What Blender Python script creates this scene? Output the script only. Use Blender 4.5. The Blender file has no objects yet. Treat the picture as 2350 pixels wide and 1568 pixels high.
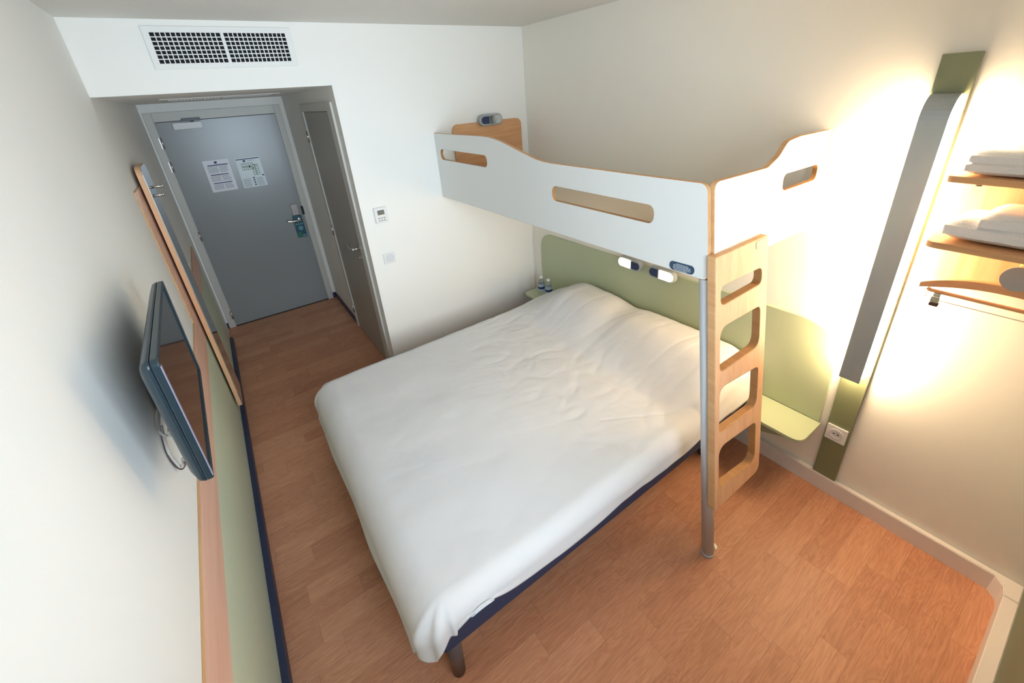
import bpy, bmesh, math, random
from mathutils import Vector, Matrix, noise
random.seed(7)
PI=math.pi
scn=bpy.context.scene; COL=scn.collection
# ------------------------------------------------------------------ room dimensions (metres)
W=2.5897; D=3.4264; D2=5.4711; C=1.1227; S=2.1895; H=2.5203; YN=0.13; TL=0.1345
# ------------------------------------------------------------------ materials
def nodes(name):
    m=bpy.data.materials.new(name); m.use_nodes=True
    nt=m.node_tree; b=nt.nodes['Principled BSDF']
    return m,nt,b
def mat(name,col,rough=0.5,metal=0.0,bump=0.0,bscale=60,var=0.0,emit=None,estr=0,coat=0,spec=None,stretch=(1,1,1),dist=0.002,trans=0,alpha=1,ior=None):
    m,nt,b=nodes(name)
    c=(*col,1)
    b.inputs['Base Color'].default_value=c
    b.inputs['Roughness'].default_value=rough; b.inputs['Metallic'].default_value=metal
    if spec is not None: b.inputs['Specular IOR Level'].default_value=spec
    if coat: b.inputs['Coat Weight'].default_value=coat; b.inputs['Coat Roughness'].default_value=.1
    if trans: b.inputs['Transmission Weight'].default_value=trans
    if ior: b.inputs['IOR'].default_value=ior
    if alpha<1: b.inputs['Alpha'].default_value=alpha
    if emit: b.inputs['Emission Color'].default_value=(*emit,1); b.inputs['Emission Strength'].default_value=estr
    if bump or var:
        tc=nt.nodes.new('ShaderNodeTexCoord'); mp=nt.nodes.new('ShaderNodeMapping'); mp.inputs['Scale'].default_value=stretch
        nz=nt.nodes.new('ShaderNodeTexNoise'); nz.inputs['Scale'].default_value=bscale; nz.inputs['Detail'].default_value=4
        nt.links.new(tc.outputs['Object'],mp.inputs[0]); nt.links.new(mp.outputs[0],nz.inputs['Vector'])
        if bump:
            bp=nt.nodes.new('ShaderNodeBump'); bp.inputs['Strength'].default_value=bump; bp.inputs['Distance'].default_value=dist
            nt.links.new(nz.outputs[0],bp.inputs['Height']); nt.links.new(bp.outputs[0],b.inputs['Normal'])
        if var:
            mr=nt.nodes.new('ShaderNodeMapRange'); mr.inputs['To Min'].default_value=1-var; mr.inputs['To Max'].default_value=1+var
            mx=nt.nodes.new('ShaderNodeMix'); mx.data_type='RGBA'; mx.blend_type='MULTIPLY'; mx.inputs[0].default_value=1
            mx.inputs[6].default_value=c
            nt.links.new(nz.outputs[0],mr.inputs[0]); nt.links.new(mr.outputs[0],mx.inputs[7]); nt.links.new(mx.outputs[2],b.inputs['Base Color'])
    return m
def wood(name,c1,c2,axis=1,rough=0.42,scale=26,spec=.4):
    """fine straight beech grain running along one axis"""
    m,nt,b=nodes(name)
    tc=nt.nodes.new('ShaderNodeTexCoord'); mp=nt.nodes.new('ShaderNodeMapping')
    s=[1,1,1]; s[axis]=.06; mp.inputs['Scale'].default_value=s
    nz=nt.nodes.new('ShaderNodeTexNoise'); nz.inputs['Scale'].default_value=scale; nz.inputs['Detail'].default_value=6; nz.inputs['Distortion'].default_value=.6
    n2=nt.nodes.new('ShaderNodeTexNoise'); n2.inputs['Scale'].default_value=scale*5; n2.inputs['Detail'].default_value=3
    add=nt.nodes.new('ShaderNodeMath'); add.operation='MULTIPLY_ADD'; add.inputs[1].default_value=.4
    cr=nt.nodes.new('ShaderNodeValToRGB'); cr.color_ramp.elements[0].color=(*c1,1); cr.color_ramp.elements[1].color=(*c2,1)
    cr.color_ramp.elements[0].position=.45; cr.color_ramp.elements[1].position=.95
    L=nt.links.new
    L(tc.outputs['Object'],mp.inputs[0]); L(mp.outputs[0],nz.inputs['Vector']); L(mp.outputs[0],n2.inputs['Vector'])
    L(n2.outputs[0],add.inputs[0]); L(nz.outputs[0],add.inputs[2]); L(add.outputs[0],cr.inputs[0]); L(cr.outputs[0],b.inputs['Base Color'])
    b.inputs['Roughness'].default_value=rough; b.inputs['Specular IOR Level'].default_value=spec
    return m
def floor_mat():
    m,nt,b=nodes('vinyl_plank_floor'); N=nt.nodes.new; L=nt.links.new
    def M(op,a,b_=None,c=None):
        n=N('ShaderNodeMath'); n.operation=op
        for i,v in enumerate((a,b_,c)):
            if v is None: continue
            if isinstance(v,(int,float)): n.inputs[i].default_value=v
            else: L(v,n.inputs[i])
        return n.outputs[0]
    geo=N('ShaderNodeTexCoord'); sp=N('ShaderNodeSeparateXYZ'); L(geo.outputs['Object'],sp.inputs[0])
    X,Y=sp.outputs[0],sp.outputs[1]
    ry=M('DIVIDE',M('SUBTRACT',Y,.0450),.1022); row=M('FLOOR',ry)
    wn=N('ShaderNodeTexWhiteNoise'); wn.noise_dimensions='1D'; L(row,wn.inputs['W'])
    cx=M('DIVIDE',M('ADD',X,M('MULTIPLY',wn.outputs[0],3.7)),.46); col=M('FLOOR',cx)
    cb=N('ShaderNodeCombineXYZ'); L(row,cb.inputs[0]); L(col,cb.inputs[1])
    w2=N('ShaderNodeTexWhiteNoise'); w2.noise_dimensions='2D'; L(cb.outputs[0],w2.inputs['Vector'])
    pid=w2.outputs[0]
    # grain coordinates, shifted per plank
    gx=M('ADD',X,M('MULTIPLY',pid,31)); gv=N('ShaderNodeCombineXYZ')
    L(M('MULTIPLY',gx,1.0),gv.inputs[0]); L(M('MULTIPLY',Y,6.0),gv.inputs[1]); L(M('MULTIPLY',pid,9),gv.inputs[2])
    g1=N('ShaderNodeTexNoise'); g1.inputs['Scale'].default_value=3.2; g1.inputs['Detail'].default_value=5; g1.inputs['Distortion'].default_value=1.0
    L(gv.outputs[0],g1.inputs['Vector'])
    rings=M('FRACT',M('MULTIPLY',g1.outputs[0],9.0))
    rings=M('ABSOLUTE',M('SUBTRACT',rings,.5))
    gv2=N('ShaderNodeCombineXYZ'); L(M('MULTIPLY',gx,5),gv2.inputs[0]); L(M('MULTIPLY',Y,110),gv2.inputs[1])
    g2=N('ShaderNodeTexNoise'); g2.inputs['Scale'].default_value=1.6; g2.inputs['Detail'].default_value=4; L(gv2.outputs[0],g2.inputs['Vector'])
    v=M('ADD',M('MULTIPLY',pid,.26),M('ADD',M('MULTIPLY',rings,.40),M('MULTIPLY',g2.outputs[0],.70)))
    cr=N('ShaderNodeValToRGB'); e=cr.color_ramp.elements
    e[0].position=.15; e[0].color=(.40,.160,.085,1); e[1].position=1.15 if False else 1.0; e[1].color=(.76,.40,.235,1)
    mid=cr.color_ramp.elements.new(.55); mid.color=(.60,.275,.155,1)
    L(v,cr.inputs[0])
    # thin joints
    fy=M('FRACT',ry); fx=M('FRACT',cx)
    jy=M('LESS_THAN',M('MINIMUM',fy,M('SUBTRACT',1,fy)),.010); jx=M('LESS_THAN',M('MINIMUM',fx,M('SUBTRACT',1,fx)),.0025)
    j=M('MAXIMUM',jy,jx)
    mx=N('ShaderNodeMix'); mx.data_type='RGBA'; L(M('MULTIPLY',j,.30),mx.inputs[0]); L(cr.outputs[0],mx.inputs[6]); mx.inputs[7].default_value=(.12,.05,.03,1)
    L(mx.outputs[2],b.inputs['Base Color'])
    b.inputs['Roughness'].default_value=.42; b.inputs['Specular IOR Level'].default_value=.45
    bp=N('ShaderNodeBump'); bp.inputs['Strength'].default_value=.12; bp.inputs['Distance'].default_value=.001
    L(g2.outputs[0],bp.inputs['Height']); L(bp.outputs[0],b.inputs['Normal'])
    return m
M_WALL=mat('smooth_wall_paint',(.885,.875,.83),.65,bump=.12,bscale=220,dist=.0006)
M_WALLR=mat('orange_peel_wall_paint',(.90,.86,.77),.6,bump=.18,bscale=150,dist=.0012)
M_CEIL=mat('ceiling_paint',(.78,.76,.71),.8)
M_FLOOR=floor_mat()
M_NAVY=mat('navy_vinyl_skirting',(.028,.035,.085),.4)
M_SKIRT=mat('cream_skirting_paint',(.82,.75,.70),.45,bump=.1,bscale=40,dist=.0005)
M_OLIVE=mat('olive_wall_panel_paint',(.16,.18,.11),.6)
M_DOOR=mat('grey_door_laminate',(.29,.305,.305),.27,bump=.05,bscale=300,dist=.0002)
M_DOOR2=mat('taupe_door_laminate',(.37,.35,.31),.40)
M_FRAME=mat('cream_metal_door_frame',(.60,.585,.53),.40)
M_STEEL=mat('brushed_steel',(.62,.60,.57),.28,metal=1)
M_DKSTEEL=mat('dark_painted_steel',(.14,.15,.18),.45)
M_LOCK=mat('bronze_grey_lock_metal',(.30,.27,.25),.42,metal=.6)
M_CHROME=mat('polished_chrome',(.80,.80,.80),.12,metal=1)
M_BLACK=mat('matt_black',(.012,.012,.013),.6)
M_GRILLE=mat('off_white_grille_metal',(.82,.82,.79),.5)
M_VOID=mat('dark_duct_interior',(.006,.007,.010),.9)
M_WPLAST=mat('white_plastic',(.80,.80,.78),.35)
M_LCD=mat('grey_lcd_window',(.16,.17,.15),.25)
M_GPLAST=mat('grey_plastic',(.36,.38,.38),.35)
M_DKBLUE=mat('dark_blue_plastic',(.02,.035,.10),.3)
M_WHITELAM=mat('white_laminate',(.74,.75,.72),.30)
M_BEECHX=wood('beech_veneer_x',(.60,.29,.13),(.74,.42,.22),0)
M_BEECHY=wood('beech_veneer_y',(.60,.29,.13),(.74,.42,.22),1)
M_BEECHZ=wood('beech_veneer_z',(.66,.36,.19),(.80,.50,.30),2)
M_BAND=wood('rosy_beech_veneer',(.80,.46,.33),(.90,.60,.47),1)
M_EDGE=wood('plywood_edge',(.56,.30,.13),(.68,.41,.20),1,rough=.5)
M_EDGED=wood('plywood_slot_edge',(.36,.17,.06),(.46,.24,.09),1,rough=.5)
M_SAGE=mat('sage_green_laminate',(.48,.53,.34),.35,bump=.03,bscale=400,dist=.0002)
M_SAGEL=mat('pale_sage_wall_panel',(.66,.74,.56),.45)
M_BEAM=mat('olive_green_laminate',(.22,.24,.13),.35)
M_ALU=mat('satin_aluminium',(.36,.42,.46),.38,metal=.2)
M_POLE=mat('silver_painted_steel',(.60,.64,.67),.32,metal=.15)
M_LEG=mat('grey_brown_bed_leg',(.11,.085,.08),.4)
M_DUVET=mat('white_cotton_duvet',(.70,.695,.69),.85,bump=.25,bscale=9,dist=.012,spec=.15)
M_MATT=mat('beige_mattress_ticking',(.72,.62,.48),.85,bump=.2,bscale=300,dist=.0006)
M_NAVYFAB=mat('navy_bed_base_fabric',(.032,.038,.085),.8,bump=.3,bscale=600,dist=.0005)
M_TOWEL=mat('white_terry_towel',(.86,.85,.84),.95,bump=.9,bscale=260,dist=.003,spec=.1)
M_MIRROR=mat('mirror_glass',(.80,.82,.82),.02,metal=1)
M_TVBODY=mat('glossy_dark_tv_shell',(.012,.030,.042),.30,coat=.15)
M_TVBEZ=mat('dark_grey_tv_bezel',(.030,.030,.040),.28)
M_TVGLINT=mat('silver_lilac_tv_highlight',(.30,.28,.37),.3)
M_SCREEN=mat('black_tv_screen',(.008,.008,.010),.06,spec=.9,coat=1)
M_PAPER=mat('paper_sheet',(.80,.78,.82),.35)
M_PAPER2=mat('pale_green_paper_sheet',(.72,.80,.80),.35)
M_BLUEINK=mat('blue_ink',(.012,.035,.16),.5)
M_GREYINK=mat('grey_ink',(.38,.42,.46),.5)
M_GREENINK=mat('green_ink',(.20,.33,.22),.5)
M_TEAL=mat('teal_door_hanger_card',(.005,.075,.10),.35)
M_GRIP=mat('brown_rubber_grip',(.05,.025,.025),.6)
M_GREEN=mat('green_print',(.01,.16,.09),.4)
M_LTEAL=mat('pale_teal_print',(.10,.28,.34),.4)
M_CABLE=mat('white_cable_sheath',(.62,.60,.56),.4)
M_DKCABLE=mat('brown_cable_sheath',(.10,.06,.06),.4)
M_PET=mat('clear_bottle_plastic',(.86,.90,.90),.08,trans=.9,ior=1.2)
M_BLABEL=mat('blue_white_bottle_label',(.45,.52,.60),.4)
M_LAMPON=mat('warm_lamp_diffuser',(.9,.8,.6),.4,emit=(1,.745,.465),estr=47)
M_SPOTON=mat('lit_reading_diffuser',(.9,.85,.7),.4,emit=(1,.80,.50),estr=9)
M_SPOTOFF=mat('unlit_reading_diffuser',(.50,.52,.50),.3)
M_LABELINK=mat('white_label_print',(.62,.68,.72),.5)
M_NAVYLAB=mat('slate_blue_label',(.035,.07,.12),.4)
M_GREYLAB=mat('grey_green_label',(.20,.21,.16),.4)
M_WINFRAME=mat('white_window_frame',(.75,.75,.73),.4)
def glass_mat():
    m=bpy.data.materials.new('clear_window_pane'); m.use_nodes=True; nt=m.node_tree; nt.nodes.clear()
    o=nt.nodes.new('ShaderNodeOutputMaterial'); t=nt.nodes.new('ShaderNodeBsdfTransparent'); g=nt.nodes.new('ShaderNodeBsdfGlossy'); g.inputs['Roughness'].default_value=.02
    mx=nt.nodes.new('ShaderNodeMixShader'); mx.inputs[0].default_value=.06
    nt.links.new(t.outputs[0],mx.inputs[1]); nt.links.new(g.outputs[0],mx.inputs[2]); nt.links.new(mx.outputs[0],o.inputs[0]); return m
M_GLASS=glass_mat()
# ------------------------------------------------------------------ object helpers
def obj(name,me,mats,parent=None,smooth=False):
    if isinstance(me,bmesh.types.BMesh):
        bm=me; me=bpy.data.meshes.new(name); bm.normal_update(); bm.to_mesh(me); bm.free()
    if not isinstance(mats,(list,tuple)): mats=[mats]
    for m in mats: me.materials.append(m)
    if smooth:
        for p in me.polygons: p.use_smooth=True
    o=bpy.data.objects.new(name,me); COL.objects.link(o)
    if parent is not None: o.parent=parent
    return o
def tag(o,label=None,cat=None,group=None,kind=None):
    if label: o['label']=label
    if cat: o['category']=cat
    if group: o['group']=group
    if kind: o['kind']=kind
    return o
def empty(name,loc=(0,0,0),label=None,cat=None,group=None,kind=None):
    """children are modelled in room coordinates: the parent inverse keeps them there"""
    o=bpy.data.objects.new(name,None); COL.objects.link(o); o.location=loc; o.empty_display_size=.05
    return tag(o,label,cat,group,kind)
def part(name,me,mats,root,smooth=False,label=None):
    o=obj(name,me,mats,root,smooth)
    t=root; M=Matrix.Identity(4)
    while t is not None:
        if t.type=='EMPTY': M=Matrix.Translation(-Vector(t.location)) @ M
        t=t.parent
    if root.type=='EMPTY': o.matrix_parent_inverse=M
    if label: o['label']=label
    return o
def struct(name,me,mats,smooth=False): return tag(obj(name,me,mats,None,smooth),kind='structure')
def box(bm,x0,y0,z0,x1,y1,z1,bev=0,mi=0,seg=2):
    g=bmesh.ops.create_cube(bm,size=1.0); vs=g['verts']
    for v in vs: v.co=Vector(((v.co.x+.5)*(x1-x0)+x0,(v.co.y+.5)*(y1-y0)+y0,(v.co.z+.5)*(z1-z0)+z0))
    fs=list({f for v in vs for f in v.link_faces})
    for f in fs: f.material_index=mi
    if bev:
        es=list({e for f in fs for e in f.edges})
        r=bmesh.ops.bevel(bm,geom=es,offset=bev,segments=seg,affect='EDGES',profile=.5)
        for f in r['faces']: f.material_index=mi
    return bm
def B(*a,**k): return box(bmesh.new(),*a,**k)
def cyl(bm,p0,p1,r0,r1=None,seg=24,mi=0,cap=True):
    p0=Vector(p0); p1=Vector(p1); r1=r0 if r1 is None else r1
    d=(p1-p0); L=d.length; q=d.to_track_quat('Z','Y').to_matrix().to_4x4()
    g=bmesh.ops.create_cone(bm,cap_ends=cap,segments=seg,radius1=r0,radius2=r1,depth=L,matrix=Matrix.Translation((p0+p1)/2)@q)
    for f in {f for v in g['verts'] for f in v.link_faces}:
        f.material_index=mi; f.smooth=len(f.verts)==4
    return bm
def sweep(bm,pts,r,seg=12,mi=0):
    """tube along a polyline (already smooth)"""
    pts=[Vector(p) for p in pts]; rings=[]
    up=Vector((0,0,1))
    for i,p in enumerate(pts):
        t=(pts[min(i+1,len(pts)-1)]-pts[max(i-1,0)]).normalized()
        a=t.cross(up); a=a.normalized() if a.length>1e-4 else Vector((1,0,0)); b=a.cross(t)
        rr=r[i] if isinstance(r,(list,tuple)) else r
        rings.append([bm.verts.new(p+rr*(math.cos(2*PI*k/seg)*a+math.sin(2*PI*k/seg)*b)) for k in range(seg)])
    for i in range(len(rings)-1):
        for k in range(seg):
            f=bm.faces.new((rings[i][k],rings[i][(k+1)%seg],rings[i+1][(k+1)%seg],rings[i+1][k])); f.smooth=True; f.material_index=mi
    for rg in (rings[0],rings[-1]):
        f=bm.faces.new(rg); f.material_index=mi
    bmesh.ops.recalc_face_normals(bm,faces=bm.faces)
    return bm
def catmull(pts,n=8):
    P=[Vector(p) for p in pts]; P=[P[0]*2-P[1]]+P+[P[-1]*2-P[-2]]; out=[]
    for i in range(1,len(P)-2):
        for k in range(n):
            t=k/n; a,b,c,d=P[i-1:i+3]
            out.append(.5*((2*b)+(c-a)*t+(2*a-5*b+4*c-d)*t*t+(-a+3*b-3*c+d)*t**3))
    out.append(P[-2]); return out
def rrect(x0,y0,x1,y1,r,n=8):
    """rounded rectangle outline, r = one radius or (bl,br,tr,tl)"""
    if not isinstance(r,(list,tuple)): r=(r,)*4
    out=[]
    for (cx,cy,a0,rr) in ((x0+r[0],y0+r[0],PI,r[0]),(x1-r[1],y0+r[1],1.5*PI,r[1]),(x1-r[2],y1-r[2],0,r[2]),(x0+r[3],y1-r[3],.5*PI,r[3])):
        if rr<=1e-6: out.append((cx,cy)); continue
        for k in range(n+1):
            a=a0+.5*PI*k/n; out.append((cx+rr*math.cos(a),cy+rr*math.sin(a)))
    return out
def fillet(pts,rad,n=6):
    """round the corners of a polygon; rad: list of radii"""
    out=[]; N=len(pts)
    for i,p in enumerate(pts):
        r=rad[i] if isinstance(rad,(list,tuple)) else rad
        p=Vector(p); a=Vector(pts[i-1])-p; b=Vector(pts[(i+1)%N])-p
        if r<=0: out.append(tuple(p)); continue
        an=a.angle(b)/2; d=min(r/math.tan(an),a.length*.48,b.length*.48)
        A=p+a.normalized()*d; Bp=p+b.normalized()*d
        for k in range(n+1):
            t=k/n; q=(1-t)**2*A+2*t*(1-t)*p+t*t*Bp; out.append(tuple(q))
    return out
def plate(outline,holes,thick,M,bevel=.0015,xf=None):
    """flat board from a 2D outline with holes; face material 0, edge material 1, slot edges 2.
    local XY = face plane, local Z from 0 to thick; M (4x4) or xf(co) places it"""
    cu=bpy.data.curves.new('tmp','CURVE'); cu.dimensions='2D'; cu.fill_mode='BOTH'
    cu.extrude=thick/2-bevel; cu.bevel_depth=bevel; cu.bevel_resolution=1; cu.offset=-bevel
    for pts in [outline]+list(holes):
        sp=cu.splines.new('POLY'); sp.points.add(len(pts)-1)
        for i,p in enumerate(pts): sp.points[i].co=(p[0],p[1],0,1)
        sp.use_cyclic_u=True
    o=bpy.data.objects.new('tmp',cu); COL.objects.link(o)
    dg=bpy.context.evaluated_depsgraph_get(); me=bpy.data.meshes.new_from_object(o.evaluated_get(dg))
    bpy.data.objects.remove(o); bpy.data.curves.remove(cu)
    hb=[(min(p[0] for p in h)-.006,max(p[0] for p in h)+.006,min(p[1] for p in h)-.006,max(p[1] for p in h)+.006) for h in holes]
    bm=bmesh.new(); bm.from_mesh(me); bpy.data.meshes.remove(me)
    bmesh.ops.remove_doubles(bm,verts=bm.verts,dist=1e-5)
    bmesh.ops.recalc_face_normals(bm,faces=bm.faces); bm.normal_update()
    for f in bm.faces:
        if abs(f.normal.z)>.98: f.material_index=0
        else:
            c=f.calc_center_median(); f.material_index=1
            for a,b_,c_,d_ in hb:
                if a<c.x<b_ and c_<c.y<d_: f.material_index=2
        f.smooth=False
    for v in bm.verts:
        v.co.z+=thick/2
        v.co = xf(v.co) if xf else M@v.co
    if (M is not None and M.determinant()<0): bmesh.ops.reverse_faces(bm,faces=bm.faces)
    bmesh.ops.recalc_face_normals(bm,faces=bm.faces)
    return bm
def frameM(origin,ax,ay,az):
    m=Matrix((( *ax,0),(*ay,0),(*az,0),(0,0,0,1))).transposed()
    m=Matrix.Translation(origin)@m; return m
# planes: board face coords (a,b) -> world
XM=lambda x: frameM((x,0,0),(0,1,0),(0,0,1),(1,0,0))       # a=y, b=z, thickness +x
YM=lambda y: frameM((0,y,0),(1,0,0),(0,0,1),(0,-1,0))      # a=x, b=z, thickness towards -y
ZM=lambda z: frameM((0,0,z),(1,0,0),(0,1,0),(0,0,1))       # a=x, b=y, thickness +z
def dup(root,delta,label=None,group=None):
    r=root.copy(); COL.objects.link(r); r.location=Vector(root.location)+Vector(delta)
    if label: r['label']=label
    if group: r['group']=group
    for ch in list(root.children):
        c=ch.copy(); COL.objects.link(c); c.parent=r
        for g in list(ch.children):
            d=g.copy(); COL.objects.link(d); d.parent=c
    return r
# ================================================================== SETTING
struct('floor',B(-.1,YN-.1,-.1,W+.1,D2+.1,0),M_FLOOR)
struct('ceiling',B(-.1,YN-.1,H,W+.1,D+.1,H+.1),M_CEIL)
struct('wall_left',B(-.1,YN-.1,0,0,D2+.1,H),M_WALL)
struct('wall_right',B(W,YN-.1,0,W+.1,D+.1,H),M_WALLR)
struct('wall_back',B(C+.0,D,0,W,D+.1,H),M_WALL)
# corridor
bm=B(C,D+.1,0,C+.1,3.655,S); box(bm,C,3.655,2.045,C+.1,4.53,S); box(bm,C,4.53,0,C+.1,D2,S)
struct('wall_corridor_right',bm,M_WALL)
struct('wall_bulkhead',B(0,D,S,C,D2+.1,H),M_WALL)
bm=B(0,D2,0,.0764,D2+.1,S); box(bm,1.0253,D2,0,C,D2+.1,S); box(bm,.0764,D2,2.045,1.0253,D2+.1,S)
struct('wall_corridor_end',bm,M_WALL)
# near (window) wall with its opening, olive panel under the window
wx0,wx1,wz0,wz1=.40,1.45,.90,2.40
bm=B(0,YN-.1,0,W,YN,wz0); box(bm,0,YN-.1,wz1,W,YN,H); box(bm,0,YN-.1,wz0,wx0,YN,wz1); box(bm,wx1,YN-.1,wz0,W,YN,wz1)
struct('wall_window',bm,M_OLIVE)
wr=empty('window_1',((wx0+wx1)/2,YN-.05,wz0),kind='structure')
bm=bmesh.new()
for a in ((wx0,wz0,wx1,wz0+.05),(wx0,wz1-.05,wx1,wz1),(wx0,wz0+.05,wx0+.05,wz1-.05),(wx1-.05,wz0+.05,wx1,wz1-.05),((wx0+wx1)/2-.03,wz0+.05,(wx0+wx1)/2+.03,wz1-.05)):
    box(bm,a[0],YN-.075,a[1],a[2],YN-.025,a[3],.003)
part('window_frame',bm,M_WINFRAME,wr)
part('window_pane',B(wx0+.05,YN-.052,wz0+.05,wx1-.05,YN-.048,wz1-.05),M_GLASS,wr)
# skirtings
XS=W-.029
def prism(pts,z0,z1,bev=.002):
    bm=bmesh.new(); lo=[bm.verts.new((x,y,z0)) for x,y in pts]; hi=[bm.verts.new((x,y,z1)) for x,y in pts]
    bm.faces.new(lo); bm.faces.new(hi); n=len(pts)
    for i in range(n): bm.faces.new((lo[i],lo[(i+1)%n],hi[(i+1)%n],hi[i]))
    bmesh.ops.recalc_face_normals(bm,faces=bm.faces)
    if bev: bmesh.ops.bevel(bm,geom=[e for e in bm.edges if all(abs(v.co.z-z1)<1e-6 for v in e.verts)],offset=bev,segments=2,affect='EDGES')
    return bm
struct('baseboard_right',prism([(W,D),(XS,D),(XS,.212),(2.529,.182),(2.486,.1745),(2.486,YN),(W,YN)],0,.0935,.003),M_SKIRT)
struct('baseboard_window',prism([(.03,YN),(2.4845,YN),(2.4845,.1745),(.03,.1745)],0,.0935,.003),M_SKIRT)
struct('baseboard_back',B(C+.01,D-.012,0,XS,D,.07,.002),M_SKIRT)
struct('baseboard_left',B(0,YN,0,.034,5.10,.055,.003),M_NAVY)
struct('baseboard_corridor',B(C-.012,4.60,0,C,D2,.062,.002),M_NAVY)
bm=B(1.085,D2-.012,0,C-.012,D2,.062,.002); box(bm,.0,D2-.012,0,.018,D2,.062,.002)
struct('baseboard_end',bm,M_NAVY)
# ================================================================== ENTRY DOOR
d1=empty('door_1',(.55,D2,0),kind='structure')
part('door_leaf',B(.0764,D2-.004,.008,1.0253,D2+.036,2.040,.002),M_DOOR,d1)
bm=bmesh.new()
FY=D2-.016
box(bm,.016,FY,0,.0745,D2+.05,2.120,.003); box(bm,1.0272,FY,0,1.084,D2+.05,2.120,.003); box(bm,.0745,FY,2.043,1.0272,D2+.05,2.120,.003)
part('door_frame',bm,M_FRAME,d1)
for z in (1.87,1.665,1.01,.14):
    bm=bmesh.new(); cyl(bm,(.0755,FY-.006,z-.045),(.0755,FY-.006,z+.045),.0075,seg=12); box(bm,.060,FY-.003,z-.045,.0755,FY,z+.045)
    part('hinge',bm,M_STEEL,d1)
part('lock_plate',B(.915,D2-.016,1.035,.985,D2-.004,1.155,.004),M_LOCK,d1)
bm=bmesh.new(); cyl(bm,(.965,D2-.005,.985),(.965,D2-.055,.985),.010); cyl(bm,(.965,D2-.004,.985),(.965,D2-.010,.985),.026)
sweep(bm,catmull([(.965,D2-.055,.985),(.94,D2-.060,.985),(.89,D2-.060,.988),(.845,D2-.058,.994)]),[.010]*8+[.011]*8+[.0115]*8+[.011],seg=14)
part('door_handle',bm,M_CHROME,d1)
bm=B(1.010,D2-.019,1.03,1.034,D2-.012,1.12,.001)
part('strike_plate',bm,M_BLACK,d1)
bm=B(.195,D2-.045,1.970,.412,D2-.004,2.027,.004)
cl=part('door_closer',bm,M_WPLAST,d1)
bm=bmesh.new(); box(bm,.272,D2-.052,2.036,.412,D2-.016,2.058,.003); cyl(bm,(.345,D2-.036,2.024),(.345,D2-.036,2.045),.012); 
part('closer_arm',bm,M_DKSTEEL,d1)
part('door_light_blocker',B(.05,D2+.040,0,1.05,D2+.055,2.08),M_BLACK,d1)  # added black slab behind the leaf, stops sky light leaking through the gaps
part('door_threshold',B(.0764,D2-.010,0,1.0253,D2+.04,.008),M_BLACK,d1)
# notices on the door
yy=D2-.0045
def notice(name,x0,z0,x1,z1,m,label):
    r=empty(name,((x0+x1)/2,yy,z0),label,'notice','notices taped to the entry door')
    part('paper',B(x0,yy-.0012,z0,x1,yy,z1),m,r); return r
n1=notice('door_notice',.306,1.392,.516,1.683,M_PAPER,'white notice with three dark blue heading bars, left sheet on the grey entry door')
n2=notice('door_notice',.568,1.388,.777,1.673,M_PAPER2,'evacuation plan sheet with small floor map, right sheet on the grey entry door')
def ink(root,name,rects,m,off=.0015):
    bm=bmesh.new()
    for (a,b,c,d) in rects: box(bm,a,yy-off-.0006,b,c,yy-off+.0004,d)
    return part(name,bm,m,root)
ink(n1,'heading_bar',[(.336,1.632,.500,1.641),(.336,1.545,.480,1.553),(.336,1.468,.490,1.476)],M_BLUEINK)
ink(n1,'emblem',[(.396,1.650,.418,1.670)],M_BLUEINK)
tl=[]
for z0,z1 in ((1.565,1.624),(1.488,1.537),(1.410,1.460)):
    z=z1
    while z>z0: tl+= [(.330,z-.004,.415-random.random()*.01,z),(.422,z-.004,.495-random.random()*.02,z)]; z-=.0085
ink(n1,'text_lines',tl,M_GREYINK)
ink(n2,'heading_bar',[(.572,1.655,.773,1.663)],M_BLUEINK)
ink(n2,'emblem',[(.628,1.632,.648,1.650)],M_BLUEINK)
ink(n2,'title_line',[(.665,1.640,.725,1.645)],M_GREYINK)
ink(n2,'plan_area',[(.604,1.556,.705,1.620),(.688,1.500,.742,1.600)],M_GREENINK)
rm=[]
for i in range(6): rm.append((.608+i*.016,1.590,.6195+i*.016,1.616))
for i in range(6): rm.append((.608+i*.016,1.560,.6195+i*.016,1.582))
for i in range(5): rm+= [(.692,1.505+i*.018,.711,1.519+i*.018),(.719,1.505+i*.018,.738,1.519+i*.018)]
ink(n2,'plan_rooms',rm,M_PAPER2,.0022)
ink(n2,'plan_marker',[(.664,1.574,.676,1.596)],M_BLUEINK,.003)
tl=[]
for c0_ in ((.580,.655),(.695,.765)):
    ink(n2,'text_column',[(c0_[0],1.470-k*.009,c0_[1]-random.random()*.02,1.474-k*.009) for k in range(9)],M_GREYINK)
ink(n2,'symbols',[(.668,1.470-k*.022,.684,1.482-k*.022) for k in range(4)],M_BLUEINK)
ink(n2,'corner_mark',[(.755,1.485,.772,1.497)],M_BLUEINK)
# door hanger card round the handle
hr=empty('door_hanger',(.945,D2-.02,.80),'teal and green door hanger card hung on the entry door handle','door hanger')
hy=D2-.024
part('card',plate(rrect(.905,.795,.995,1.035,.008),[rrect(.945,.966,.985,1.006,.0199)],.002,YM(hy),.0003),[M_TEAL]*3,hr)
part('green_corner',B(.908,hy-.0035,.799,.948,hy-.002,.85,.0),M_GREEN,hr)
bm=B(.912,hy-.0035,.936,.988,hy-.002,.946); 
part('title_band',bm,M_LTEAL,hr)
bm=bmesh.new(); cyl(bm,(.955,hy-.002,.895),(.955,hy-.0035,.895),.024); 
part('round_symbol',bm,M_LTEAL,hr); 
part('footer_band',B(.952,hy-.0035,.803,.990,hy-.002,.822),M_LTEAL,hr)
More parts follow.
